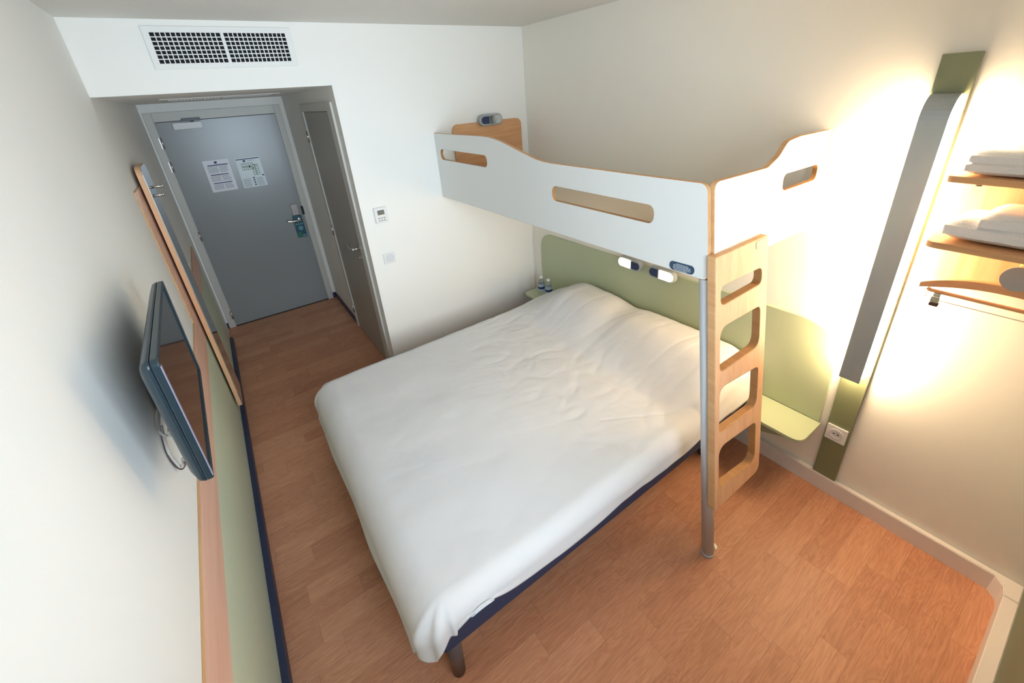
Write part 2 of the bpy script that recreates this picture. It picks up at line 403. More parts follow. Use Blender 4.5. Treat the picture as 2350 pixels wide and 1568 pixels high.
# ================================================================== BATHROOM DOOR
d2=empty('door_2',(C,4.1,0),kind='structure')
part('door_leaf',B(C-.002,3.655,.008,C+.036,4.530,2.042,.002),M_DOOR2,d2)
part('door_light_blocker',B(C+.040,3.62,0,C+.052,4.56,2.08),M_BLACK,d2)  # same added slab here, blocks light leaking round the bathroom leaf
bm=bmesh.new(); FX=C-.014
box(bm,FX,3.535,0,C+.05,3.653,2.100,.003); box(bm,FX,4.532,0,C+.05,4.585,2.100,.003); box(bm,FX,3.653,2.0445,C+.05,4.532,2.100,.003)
part('door_frame',bm,M_FRAME,d2)
for z in (1.85,1.03,.21):
    bm=bmesh.new(); cyl(bm,(FX-.005,4.531,z-.045),(FX-.005,4.531,z+.045),.007,seg=12); box(bm,FX-.003,4.531,z-.045,FX,4.551,z+.045)
    part('hinge',bm,M_STEEL,d2)
bm=bmesh.new(); cyl(bm,(C-.002,3.70,1.06),(C-.055,3.70,1.06),.009); cyl(bm,(C-.002,3.70,1.06),(C-.010,3.70,1.06),.025)
sweep(bm,catmull([(C-.055,3.70,1.06),(C-.060,3.73,1.055),(C-.060,3.79,1.053),(C-.056,3.835,1.062)]),[.009]*8+[.010]*17,seg=14)
part('door_handle',bm,M_STEEL,d2)
bm=bmesh.new(); cyl(bm,(C-.002,3.70,.985),(C-.012,3.70,.985),.022); cyl(bm,(C-.012,3.70,.985),(C-.026,3.70,.985),.008)
part('lock_knob',bm,M_STEEL,d2)
# ================================================================== AIR GRILLES
g=empty('air_grille',(.63,D,2.30),'wide white air vent grille in two halves on the bulkhead above the entry passage','air vent')
part('grille_frame',plate(rrect(.292,2.300,.962,2.491,.002,2),[rrect(.320,2.326,.618,2.463,.001,2),rrect(.634,2.326,.931,2.463,.001,2)],.010,YM(D),.0015),[M_GRILLE]*3,g)
part('duct_opening',B(.318,D-.0035,2.324,.933,D-.0005,2.465),M_VOID,g)
for x0,x1 in ((.320,.618),(.634,.931)):
    bm=bmesh.new()
    for k in range(1,14): x=x0+(x1-x0)*k/14; box(bm,x-.0022,D-.009,2.326,x+.0022,D-.0035,2.463)
    for k in range(1,7): z=2.326+.137*k/7; box(bm,x0,D-.011,z-.0022,x1,D-.007,z+.0022)
    part('grille_bars',bm,M_GRILLE,g)
g=empty('ceiling_grille',(.58,4.6,S),'flat white return air grille set in the low passage ceiling by the entry door','air vent')
part('grille_frame',plate(rrect(.22,4.30,.95,4.80,.002,2),[rrect(.26,4.34,.575,4.76,.001,2),rrect(.595,4.34,.91,4.76,.001,2)],.005,frameM((0,0,S),(1,0,0),(0,1,0),(0,0,-1)),.0015),[M_CEIL]*3,g)
part('duct_opening',B(.255,4.335,S-.003,.915,4.765,S-.0005),M_VOID,g)
bm=bmesh.new()
for x0,x1 in ((.26,.575),(.595,.91)):
    for k in range(1,15): x=x0+(x1-x0)*k/15; box(bm,x-.002,4.34,S-.005,x+.002,4.76,S-.003)
    for k in range(1,19): y=4.34+.42*k/19; box(bm,x0,y-.002,S-.005,x1,y+.002,S-.0035)
part('grille_bars',bm,M_CEIL,g)
# ================================================================== THERMOSTAT, SWITCH
g=empty('thermostat',(1.25,D,1.29),'small white thermostat panel with grey screen on the wall beside the bathroom door','thermostat')
part('housing',B(1.206,D-.018,1.291,1.297,D,1.402,.004),M_WPLAST,g)
part('screen',B(1.228,D-.0195,1.350,1.276,D-.0178,1.383,.0005),M_LCD,g)
bm=bmesh.new()
for i in range(3):
    for j in range(2): box(bm,1.226+i*.019,D-.0195,1.305+j*.017,1.238+i*.019,D-.0178,1.314+j*.017,.001)
part('button',bm,M_GPLAST,g)
g=empty('light_switch',(1.25,D,.97),'white square light switch with round rocker under the thermostat','light switch')
part('cover_plate',B(1.206,D-.008,.976,1.292,D,1.058,.004),M_WPLAST,g)
bm=bmesh.new(); cyl(bm,(1.254,D-.007,1.017),(1.254,D-.0105,1.017),.031,.029,seg=36); part('round_rocker',bm,mat('rocker_off_white',(.70,.71,.74),.4),g)
# ================================================================== BUNK BED
BX=1.7506; BN=1.1783
bunk=empty('bunk_bed',(1.80,1.02,0),'white panelled upper bunk bed on a silver pole with beech ladder, above the double bed','bunk bed')
bt=.020
top=[(D-.0015,1.847),(3.12,1.847),(2.93,1.849),(2.754,1.850),(2.68,1.848),(2.614,1.841),(2.55,1.832),(2.50,1.821),(2.42,1.802),(2.33,1.781),(2.26,1.765),(2.21,1.756),(2.15,1.749),(2.097,1.747),(1.95,1.747),(1.6,1.7475)]
z0=1.395; kS=TL
def corner_lean(co):     # near edge of the side panel follows the leaning end panel
    y,z,t=co.x,co.y,co.z
    w=max(0,min(1,(1.5-y)/.3)); y=y+(w*TL*(z-1.40))
    return Vector((BX+bt-t,y,z))
near=fillet([(1.6,1.7475),(1.192,1.7495),(1.192,z0),(1.6,1.394)],[0,.035,.03,0],8)
outl=top+near[1:-1]+[(1.6,1.393),(D-.0015,1.385)]
def slot(y0,y1,z0_,z1_,r,zs=0): return [(a,b+zs*(a-y0)) for a,b in rrect(y0,z0_,y1,z1_,r,8)]
holes=[slot(2.712,3.355,1.669,1.739,.030),slot(1.452,2.089,1.563,1.636,.030)]
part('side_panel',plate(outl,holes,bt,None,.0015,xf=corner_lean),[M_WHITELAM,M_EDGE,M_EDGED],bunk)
def end_xf(co):
    x,z,t=co.x,co.y,co.z
    k=TL*(1-(x-BX)/(W-BX)*.98)
    y=BN+.026+k*(z-1.42)+ (x-BX)/(W-BX)*.022
    return Vector((x,y-t,z))
ptsE=fillet([(1.772,1.7520),(2.135,1.7525)],0)  # straight run
prof=[(1.7725,z0)]
endout=fillet([(1.7725,1.405),(1.7725,1.7525),(2.11,1.7530),(2.185,1.785),(2.24,1.835),(2.330,1.8445),(2.586,1.8445),(2.586,1.438),(2.50,1.432)],[.02,.035,.06,.09,.06,.06,.02,.035,0],8)
endout=[(x,z) for x,z in endout]
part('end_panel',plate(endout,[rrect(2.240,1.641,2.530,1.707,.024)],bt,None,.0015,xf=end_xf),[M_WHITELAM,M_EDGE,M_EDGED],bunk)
part('platform',B(BX+bt,1.235,1.385,W-.0015,D-.0015,1.415,.002),M_WHITELAM,bunk)
def lean_y(z,off=0): return BN+off+TL*(z-1.3)
# pole
bm=bmesh.new()
pa=Vector((1.777,1.214,1.395)); pb=Vector((1.776,1.026,.012))
cyl(bm,pa,pb,.0275,.0275,seg=36); cyl(bm,pb,pb+Vector((0,0,-.012)),.029,.030,seg=32)
part('support_pole',bm,M_POLE,bunk)
bm=bmesh.new(); box(bm,1.776,1.010,.0,1.822,1.042,.006,.002); cyl(bm,(1.822,1.026,0),(1.822,1.026,.006),.019,seg=24); cyl(bm,(1.824,1.026,.006),(1.824,1.026,.011),.007,seg=12)
part('floor_bracket',bm,M_STEEL,bunk)
# ladder board
lt=.034
def lad_xf(co):
    x,z,t=co.x,co.y,co.z
    return Vector((x,lean_y(z,-.034)+lt-t,z))
lo=fillet([(1.742,.329),(1.742,1.497),(2.110,1.497),(2.119,1.15),(2.117,.325)],[.012,.01,.02,0,.045],8)
lh=[fillet(q,r,8) for q,r in (
 ([(1.779,1.300),(2.068,1.304),(2.066,1.372),(1.779,1.376)],(.028,.028,.028,.028)),
 ([(1.776,1.017),(2.067,1.020),(2.066,1.205),(1.777,1.208)],(.028,.05,.03,.05)),
 ([(1.775,.730),(2.066,.718),(2.070,.918),(1.775,.945)],(.028,.05,.03,.05)),
 ([(1.776,.440),(2.070,.405),(2.066,.630),(1.774,.655)],(.028,.05,.03,.05)))]
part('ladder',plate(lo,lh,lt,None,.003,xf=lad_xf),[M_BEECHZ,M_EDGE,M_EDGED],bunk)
# labels
lb=part('warning_label',plate(rrect(0,0,.110,.036,.016),[],.0012,frameM((BX-.0002,1.362,1.398),(0,-1,.03),(0,0,1),(-1,0,0)),.0002),[M_NAVYLAB]*3,bunk,label='slate blue pill shaped label')
bm=bmesh.new()
for k,(a,b) in enumerate(((.03,.085),(.018,.094),(.018,.096),(.016,.094),(.022,.080))): 
    z=1.427-k*.0058
    x=a
    while x<b:
        l=.004+random.random()*.008; box(bm,BX-.0018,1.362-min(x+l,b),z-.0012,BX-.0012,1.362-x,z+.0012); x+=l+.002
lt_=obj('label_text',bm,M_LABELINK,lb)
def ladp(x,z): return Vector((x,lean_y(z,-.034)-.0002,z))
M2=frameM(ladp(2.014,1.456),(1,0,0),(0,TL,1),(0,-1,TL))
l2=part('ladder_label',plate(rrect(0,0,.080,.034,.012),[],.0012,M2,.0002),[M_GREYLAB]*3,bunk,label='small grey rounded label')
bm=bmesh.new()
for k in range(4): box(bm,.012,.0065+k*.0065,.001,.068,.0085+k*.0065,.0016)
bmesh.ops.transform(bm,matrix=M2,verts=bm.verts); obj('label_text',bm,mat('pale_label_print',(.62,.60,.50),.5),l2)
# mattress of the bunk
struct_mm=part
bm=B(BX+bt+.006,1.245,1.4155,W-.006,D-.030,1.530,.025,seg=4)
tag(obj('bunk_mattress',bm,M_MATT,smooth=True),'cream mattress lying inside the upper bunk behind its side panel','mattress')
# wooden head board of the bunk on the back wall
hb=tag(obj('wooden_headboard',plate(rrect(1.897,1.532,2.517,1.887,(.02,.02,.045,.045)),[],.020,YM(D),.002),[M_BEECHX,M_EDGE,M_EDGE]),'beech veneer headboard with rounded corners on the back wall above the upper bunk','headboard')
# ---- reading lamps
def reading_lamp(loc,rot,lit_side,on,label):
    """capsule lamp lying along local X, face towards local -Y"""
    r=bpy.data.objects.new('reading_lamp',None); COL.objects.link(r); r.location=loc; r.rotation_euler=rot
    tag(r,label,'reading lamp','capsule reading lamps clipped on headboards')
    L,Hh=.206,.080
    M=frameM((0,0,0),(1,0,0),(0,0,1),(0,-1,0))
    obj('lamp_housing',plate(rrect(-L/2,-Hh/2,L/2,Hh/2,Hh/2-.0005,14),[],.034,M,.006),[M_GPLAST]*3,r,True)
    s=lit_side
    a=.010; R=Hh/2-.012
    half=lambda sgn,x0,x1,r0:[(x,z) for x,z in (rrect(x0,-r0,x1,r0,(0.0001,r0-.0005,r0-.0005,.0001),12) if sgn>0 else rrect(x0,-r0,x1,r0,(r0-.0005,.0001,.0001,r0-.0005),12))]
    Mf=frameM((0,-.034,0),(1,0,0),(0,0,1),(0,-1,0))
    if s>0: d=half(1,.0-.012,L/2-.012,R); b=half(-1,-L/2+.014,-.020,R-.002)
    else: d=half(-1,-L/2+.012,.012,R); b=half(1,.020,L/2-.014,R-.002)
    obj('diffuser',plate(d,[],.007,Mf,.002),[M_SPOTON if on else M_SPOTOFF]*3,r,True)
    obj('switch_button',plate(b,[],.006,Mf,.002),[M_DKBLUE]*3,r)
    bm=B(-.012,.001,-.030,.012,.024,.004,.002)
    obj('mounting_clip',bm,M_STEEL,r)
    return r
reading_lamp((2.210,D-.032,1.898),(0,0,0),1,False,'unlit grey capsule reading lamp on the beech headboard over the upper bunk')
# ================================================================== HEADBOARD ON THE RIGHT WALL
HX=W-.020
hbd=empty('headboard',(W,2.12,.30),'long sage green headboard panel with rounded corners and bedside shelves on the right wall','headboard')
o=fillet([(.953,.405),(.957,.962),(3.292,.930),(3.292,.405)],[0,.21,.15,0],14)
part('panel',plate(o,[],.018,frameM((W-.0,0,0),(0,1,0),(0,0,1),(-1,0,0)),.002),[M_SAGE]*3,hbd)
ST=.404
for y0,y1,r in ((.942,1.255,(.07,0,0,0)),(2.995,3.302,(0,.0,0.0,.07))):
    a=fillet([(2.352,y0),(W-.0185,y0),(W-.0185,y1),(2.352,y1)],[.06 if y0<2 else 0,0,0,.06 if y0>2 else 0],10)
    part('bedside_shelf',plate(a,[],.018,ZM(ST-.018),.002),[M_SAGE]*3,hbd)
    if y0<2:
        a=[(1.225,.386),(1.225,.145),(1.075,.200),(.985,.386)]
    else:
        a=[(3.02,.386),(3.02,.145),(3.17,.200),(3.26,.386)]
    part('shelf_bracket',plate(a,[],.018,frameM((W-.0005,0,0),(0,1,0),(0,0,1),(-1,0,0)),.001),[M_SAGE]*3,hbd)
# lamps straddling the top edge
lr=(0,0,-PI/2)
reading_lamp((W-.0195-.024,2.220,.952),lr,-1,True,'lit capsule reading lamp on the sage headboard, the one nearer the back wall')
reading_lamp((W-.0195-.024,1.955,.955),lr,1,True,'lit capsule reading lamp on the sage headboard, the one nearer the silver pole')
# ---- bottles
def bottle(x,y,label,rot):
    r=bpy.data.objects.new('water_bottle',None); COL.objects.link(r); r.location=(x,y,ST+.0006); r.rotation_euler=(0,0,rot)
    tag(r,label,'bottle','water bottles on the bedside shelf')
    prof=[(.0,.0),(.024,.0),(.030,.006),(.031,.03),(.0295,.045),(.031,.06),(.031,.115),(.029,.135),(.020,.160),(.0125,.172),(.0125,.184)]
    bm=bmesh.new(); n=24; rings=[]
    for rr,z in prof[1:]: rings.append([bm.verts.new((rr*math.cos(2*PI*k/n),rr*math.sin(2*PI*k/n),z)) for k in range(n)])
    for a,b in zip(rings,rings[1:]):
        for k in range(n): bm.faces.new((a[k],a[(k+1)%n],b[(k+1)%n],b[k])).smooth=True
    bm.faces.new(list(reversed(rings[0]))); bm.faces.new(rings[-1]); obj('bottle_body',bm,M_PET,r)
    bm=bmesh.new(); cyl(bm,(0,0,.180),(0,0,.199),.0155,.0150,seg=24); obj('cap',bm,M_WPLAST,r)
    bm=bmesh.new(); cyl(bm,(0,0,.072),(0,0,.132),.0316,.0305,seg=32,cap=False); obj('paper_label',bm,M_BLABEL,r)
    bm=bmesh.new(); cyl(bm,(0,0,.088),(0,0,.108),.0320,.0318,seg=32,cap=False); obj('label_stripe',bm,M_BLUEINK,r)
    return r
bottle(2.425,3.118,'clear water bottle on the far bedside shelf, the one nearer the back wall',0)
bottle(2.432,3.028,'clear water bottle on the far bedside shelf, the one closer to the duvet',1.1)
# ================================================================== DOUBLE BED
bed=empty('double_bed',(1.55,2.12,0),'low double bed base in navy fabric on round legs, under the white duvet','bed')
BZ=.252
part('base_frame',B(.545,1.302,BZ,2.545,2.930,.385,.012,seg=3),M_NAVYFAB,bed)
for x,y in ((.590,1.350),(.590,2.88),(2.30,1.40),(2.30,2.84)):
    bm=bmesh.new(); cyl(bm,(x,y,0),(x,y,BZ+.004),.026,.032,seg=28); part('leg',bm,M_LEG,bed)
tag(obj('mattress',B(.548,1.306,.386,2.545,2.926,.500,.035,seg=4),M_MATT,smooth=True),'white mattress between the navy bed base and the duvet','mattress')
def duvet():
    X0,X1,Y0,Y1=.545,2.552,1.318,2.915     # inner rectangle (top plane edges)
    top=.520; R=.075
    ds=.0135
    XI=X0+.052; foot=.290; side=.178; far=.200
    xs=[XI-foot+ (i)*( (X1-XI+foot)/300) for i in range(301)]
    ys=[(Y0+.03-side)+j*((Y1-.03+far)-(Y0+.03-side))/320 for j in range(321)]
    bm=bmesh.new(); grid=[]
    for x in xs:
        rowv=[]
        for y in ys:
            ox=max(0,XI-x); oy=max(0,Y0+.03-y); oy2=max(0,y-(Y1-.03))
            cx=max(x,XI); cy=min(max(y,Y0+.03),Y1-.03)
            sy=-oy if oy>0 else oy2
            d=math.hypot(ox,sy); dc=d
            # pillows under the duvet at the head end
            t=(cx-1.90)/.42; t=max(0,min(1,t)); pz=t*t*(3-2*t)
            if cx>2.44: pz*=1-.35*((cx-2.44)/.11)**2
            yy_=(cy-2.12)
            tt=max(0,min(1,(2.99-cy)/.42)); prof=tt*tt*(3-2*tt)-.15*math.exp(-((cy-2.13)/.10)**2)
            prof-=.25*max(0,(1.44-cy)/.12)**1.5
            pz*=max(0,prof)*.180
            # soft quilt puff
            z=top+pz
            n1=noise.fractal(Vector((x*1.4,y*1.4,3)),.9,2,4)*.009
            # creases fanning from the pillow line
            fan=math.exp(-((cx-1.75)/.33)**2)
            ang=noise.noise(Vector((x*2.2+5,y*1.2,1)))
            cre=abs(noise.noise(Vector((x*4.6+y*2.5,y*7.0-x*2.0,7.3))))
            n2=-(1-min(1,cre*4.2))*.0034*fan
            cre2=abs(noise.noise(Vector((x*1.6,y*10.5+x*2.6,2.1))))
            n3=-(1-min(1,cre2*3.5))*.0020*max(.25,(cx-1.0)/1.2)
            cre4=abs(noise.noise(Vector((x*3.6-y*5.8,y*4.0+x*4.0,11))))
            n3+=-(1-min(1,cre4*4))*.0022*fan
            sl=(cy-1.50)-(cx-1.78)*-.62      # seam of the cover
            if 1.62<cx<2.2: n3-=.0035*math.exp(-(sl/.006)**2)
            z+=n1+n2+n3
            if d>1e-6:
                ux,uy=-ox/d,sy/d
                Rr=R if False else .080*(sy/d)**2+.135*(ox/d)**2
                dc=min(d,Rr*PI/2+ (.085 if sy>=0 or ox==0 else .115))
                a=min(dc/Rr,PI/2)
                hx=Rr*math.sin(a); dz=Rr*(1-math.cos(a)); rest=max(0,dc-Rr*PI/2)
                if sy<0: rest*=1+2.2*max(0,min(1,(cx-2.0)/.3))
                cf=1-min(1,ox*abs(sy)/.004); flare=(.012+.008*(ox>0)*(ox/d))*min(1,rest/.1)**1.5*cf
                # pleats near the corner and a gentle wave on the hem
                corner=min(1,(ox*abs(sy))/(.004)) if ox*abs(sy)>0 else 0
                phi=math.atan2(abs(sy),ox) if corner else 0
                pl=corner*math.sin(phi*9)*.008
                wave=noise.noise(Vector((cx*3.0,cy*3.0,5)))*.012*min(1,rest/.05)
                o_=hx+flare+pl+wave
                px=cx+ux*o_; py=cy+uy*o_; z=z-dz-rest
                if sy<0 and ox==0:      # hem lift wavers along the near side
                    z+= .018*noise.noise(Vector((cx*2.1,0,9)))*min(1,rest/.05)
                    z+= .045*math.exp(-((cx-.70)/.09)**2)*min(1,rest/.04)
                floor_z=.285
                z=max(z,floor_z)
            else: px,py=cx,cy
            py=min(max(py,1.262),2.985); px=max(px,.425)
            rowv.append(bm.verts.new((px,py,z)))
        grid.append(rowv)
    for i in range(len(xs)-1):
        for j in range(len(ys)-1):
            f=bm.faces.new((grid[i][j],grid[i+1][j],grid[i+1][j+1],grid[i][j+1])); f.smooth=True
    bmesh.ops.recalc_face_normals(bm,faces=bm.faces)
    if sum(f.normal.z for f in bm.faces)<0: bmesh.ops.reverse_faces(bm,faces=bm.faces)
    o=obj('duvet',bm,M_DUVET)
    md=o.modifiers.new('thick','SOLIDIFY'); md.thickness=.012; md.offset=-1
    return tag(o,'large white duvet spread over the double bed and its pillows','duvet')
duvet()
# ================================================================== WALL LIGHT COLUMN (right wall)
lc=empty('wall_light_column',(W,.866,.09),'tall olive wall board carrying a long lit grey fluorescent light cover','wall light')
part('back_board',B(W-.020,.8135,.0895,W,.917,2.0995,.0015),M_BEAM,lc)
# curved cover: profile in (z, x)
cpts=[(.765,2.490),(1.890,2.490)]
for k in range(1,9):
    a=k/8*PI/2; cpts.append((1.890+.085*math.sin(a),2.490+.078*(1-math.cos(a))))
inner=[(z-(.004 if i>1 else 0),x+.004) for i,(z,x) in enumerate(cpts)]
bm=bmesh.new()
def strip(bm,prof_o,prof_i,y0,y1):
    ring=prof_o+list(reversed(prof_i))
    a=[bm.verts.new((x,y0,z)) for z,x in ring]; b=[bm.verts.new((x,y1,z)) for z,x in ring]
    n=len(ring)
    for i in range(n): bm.faces.new((a[i],a[(i+1)%n],b[(i+1)%n],b[i]))
    m=len(prof_o)
    for i in range(m-1):
        bm.faces.new((a[i],a[i+1],a[n-2-i],a[n-1-i])); bm.faces.new((b[i],b[i+1],b[n-2-i],b[n-1-i]))
    bmesh.ops.recalc_face_normals(bm,faces=bm.faces)
strip(bm,cpts,inner,.829,.910)
part('light_cover',bm,M_ALU,lc,label='satin grey cover curving in at its top')
# diffuser body behind cover
bm=bmesh.new()
dp=[(z-(.006 if i>1 else 0),x+.0045) for i,(z,x) in enumerate(cpts)]
ring=[(z,x) for z,x in dp]+[(dp[-1][0]-.001,W-.0205),(.770,W-.0205)]
ring=[(max(z,.770),min(x,W-.0205)) for z,x in ring]
a=[bm.verts.new((x,.836,z)) for z,x in ring]; b=[bm.verts.new((x,.903,z)) for z,x in ring]
n=len(ring)
for i in range(n): bm.faces.new((a[i],a[(i+1)%n],b[(i+1)%n],b[i]))
bm.faces.new(a); bm.faces.new(list(reversed(b))); bmesh.ops.remove_doubles(bm,verts=bm.verts,dist=1e-5); bmesh.ops.recalc_face_normals(bm,faces=bm.faces)
part('lit_diffuser',bm,M_LAMPON,lc,label='glowing warm white diffuser')
# socket on the board
g=empty('wall_socket',(W-.02,.866,.34),'white square power socket low on the olive wall board','socket')
part('socket_plate',plate(rrect(.8215,.3435,.9115,.4350,.003,3),[],.009,frameM((W-.0202,0,0),(0,1,0),(0,0,1),(-1,0,0)),.002),[M_WPLAST]*3,g)
bm=bmesh.new(); xx=W-.0294
n=36
ro=[bm.verts.new((xx-.002,.8665+.030*math.cos(2*PI*k/n),.389+.030*math.sin(2*PI*k/n))) for k in range(n)]
ri=[bm.verts.new((xx-.002,.8665+.022*math.cos(2*PI*k/n),.389+.022*math.sin(2*PI*k/n))) for k in range(n)]
rb=[bm.verts.new((xx+.004,.8665+.020*math.cos(2*PI*k/n),.389+.020*math.sin(2*PI*k/n))) for k in range(n)]
rz=[bm.verts.new((xx,.8665+.032*math.cos(2*PI*k/n),.389+.032*math.sin(2*PI*k/n))) for k in range(n)]
for k in range(n):
    k2=(k+1)%n
    bm.faces.new((rz[k],rz[k2],ro[k2],ro[k])); bm.faces.new((ro[k],ro[k2],ri[k2],ri[k])); bm.faces.new((ri[k],ri[k2],rb[k2],rb[k]))
bm.faces.new(rb); bmesh.ops.recalc_face_normals(bm,faces=bm.faces)
part('socket_well',bm,mat('socket_well_white',(.74,.72,.72),.35),g)
bm=bmesh.new()
for y,z in ((.876,.392),(.857,.392)): cyl(bm,(xx-.0005,y,z),(xx-.003,y,z),.0032,seg=12)
part('socket_hole',bm,M_BLACK,g)
bm=bmesh.new(); cyl(bm,(xx+.003,.8665,.4045),(xx-.012,.8665,.4045),.0026,seg=12); part('earth_pin',bm,M_STEEL,g)
# ================================================================== SHELF UNIT (right wall)
su=empty('wall_shelf_unit',(W,.5,1.30),'beech wall shelf unit with two shelves and coat pegs beside the lit light column','shelf')
part('back_board',plate(fillet([(.757,1.302),(.757,1.790),(.235,1.790),(.235,1.302)],[.05,.05,.05,.05],10),[],.020,frameM((W,0,0),(0,1,0),(0,0,1),(-1,0,0)),.0015),[M_BEECHZ,M_EDGE,M_EDGE],su)
a=fillet([(2.404,.766),(W-.021,.772),(W-.021,.225),(2.404,.232)],[.022,0,0,.022],8)
part('upper_shelf',plate(a,[],.022,ZM(1.725-.022),.002),[M_BEECHY,M_EDGE,M_EDGE],su)
a=fillet([(2.300,.744),(W-.021,.757),(W-.021,.235),(2.300,.248)],[.03,0,0,.03],8)
part('lower_shelf',plate(a,[],.022,ZM(1.524-.022),.002),[M_BEECHY,M_EDGE,M_EDGE],su)
bm=bmesh.new(); cyl(bm,(2.448,.690,1.703),(2.448,.690,1.692),.011,.009,seg=20); part('rubber_stop',bm,M_BLACK,su)
bm=bmesh.new(); cyl(bm,(W-.0195,.512,1.425),(2.405,.512,1.425),.017,.017,seg=32)
pg=part('coat_peg',bm,M_BEECHY,su)
bm=bmesh.new(); cyl(bm,(2.405,.512,1.420),(2.397,.512,1.420),.041,.041,seg=48); obj('peg_disc',bm,M_GPLAST,pg)
# towels
def towel(x0,x1,y0,y1,z,h,fold,label):
    """folded terry towel: superellipsoid slab with a second folded layer"""
    bm=bmesh.new()
    def slab(x0,x1,y0,y1,z0,z1,seed):
        n=16; allv=[]
        for ax in range(3):
            for sg in (-1,1):
                g=[]
                for i in range(n+1):
                    for j in range(n+1):
                        p=[0,0,0]; p[ax]=sg; p[(ax+1)%3]=-1+2*i/n; p[(ax+2)%3]=-1+2*j/n
                        g.append(bm.verts.new(p))
                for i in range(n):
                    for j in range(n):
                        q=[g[i*(n+1)+j],g[(i+1)*(n+1)+j],g[(i+1)*(n+1)+j+1],g[i*(n+1)+j+1]]
                        bm.faces.new(q if sg>0 else q[::-1])
                allv+=g
        for v in allv:
            x,y,zz=[math.sin(c*PI/2) for c in v.co]
            hgt=(z1-z0); rr=hgt*.55
            dx=min(1,(1-abs(x))*(x1-x0)/2/rr); dy=min(1,(1-abs(y))*(y1-y0)/2/rr)
            th=math.sqrt(max(0,1-(1-dx)**2))*math.sqrt(max(0,1-(1-dy)**2))
            th=max(th,.42)
            X=(x0+x1)/2+x*(x1-x0)/2; Y=(y0+y1)/2+y*(y1-y0)/2
            Z=z0+hgt*.42+(zz*hgt*(.58 if zz>0 else .42))*th
            n=noise.noise(Vector((X*14,Y*11,Z*9+seed)))*.006*(.3+.7*(zz>0))+noise.noise(Vector((X*45,Y*40,seed)))*.0018
            v.co=Vector((X+n*.5,Y+n*.6,max(z0+ (0 if zz>-.9 else 0),Z+n)))
        for f in {f for v in allv for f in v.link_faces}: f.smooth=True
    slab(x0,x1,y0,y1,z+.004,z+h*.68,1.0+z)
    slab(x0+.004,x1-.004,y0+.002,y1-fold,z+h*.40,z+h,5.0+z)
    bmesh.ops.remove_doubles(bm,verts=bm.verts,dist=2e-5)
    return tag(obj('folded_towel',bm,M_TOWEL),label,'towel','folded white towels on the wall shelves')
towel(2.422,2.562,.27,.735,1.7252,.080,.004,'folded white towel on the upper beech shelf')
towel(2.335,2.558,.26,.716,1.5242,.108,.075,'thick folded white towel on the lower beech shelf')
# hanger
hg=empty('coat_hanger',(2.43,.51,1.40),'wooden coat hanger with trouser bar and metal clip hung under the beech shelves','coat hanger')
HXX=2.432; HC=.512; HW=.228
def arch(y): t=abs(y-HC)/HW; return 1.322+.046*(1-t**2.2)
bm=bmesh.new(); n=40; rings=[]
for k in range(n+1):
    y=HC+HW-k*2*HW/n; zc=arch(y); t=abs(y-HC)/HW
    hh_=.0165*(1-.35*t**6); tw_=.014-.003*t**3
    rings.append([bm.verts.new((HXX+tw_*a,y,zc+hh_*b)) for a,b in ((-1,-.8),(-.8,-1),(.8,-1),(1,-.8),(1,.8),(.6,1),(-.6,1),(-1,.8))])
for a,b in zip(rings,rings[1:]):
    for k in range(8): bm.faces.new((a[k],a[(k+1)%8],b[(k+1)%8],b[k]))
bm.faces.new(rings[0]); bm.faces.new(rings[-1]); bmesh.ops.recalc_face_normals(bm,faces=bm.faces)
part('shoulder_bar',bm,M_BEECHY,hg)
bm=bmesh.new(); sweep(bm,[(HXX-.002,HC+.205,1.312),(HXX-.002,HC+.196,1.3065)]+[(HXX-.002,HC+.19-k*.038,1.306) for k in range(11)]+[(HXX-.002,HC-.196,1.3065),(HXX-.002,HC-.205,1.312)],.0070,seg=10); part('trouser_bar',bm,M_BEECHY,hg)
bm=bmesh.new(); sweep(bm,[(HXX-.006,HC+.170-k*.034,1.274) for k in range(11)],.0017,seg=8); part('steel_rod',bm,M_STEEL,hg)
for y in (HC+.172,HC-.172):
    bm=B(HXX-.011,y-.010,1.262,HXX+.001,y+.010,1.300,.002); box(bm,HXX-.014,y-.012,1.266,HXX-.011,y+.012,1.288,.001)
    sg=1 if y>HC else -1
    sweep(bm,catmull([(HXX-.006,y+sg*.002,1.276),(HXX-.006,y+sg*.024,1.272),(HXX-.006,y+sg*.030,1.286),(HXX-.006,y+sg*.026,1.318)],6),.0014,seg=6)
    c=part('clip',bm,M_CHROME,hg)
    obj('rubber_grip',B(HXX-.015,y-.013,1.250,HXX+.004,y+.013,1.264,.003),M_GRIP,c)
bm=bmesh.new(); sweep(bm,catmull([(HXX,HC,1.378),(HXX,HC,1.402),(HXX,HC-.022,1.412),(HXX,HC-.024,1.432),(HXX,HC,1.4445),(HXX,HC+.022,1.436)],8),.002,seg=8)
part('hook',bm,M_CHROME,hg)
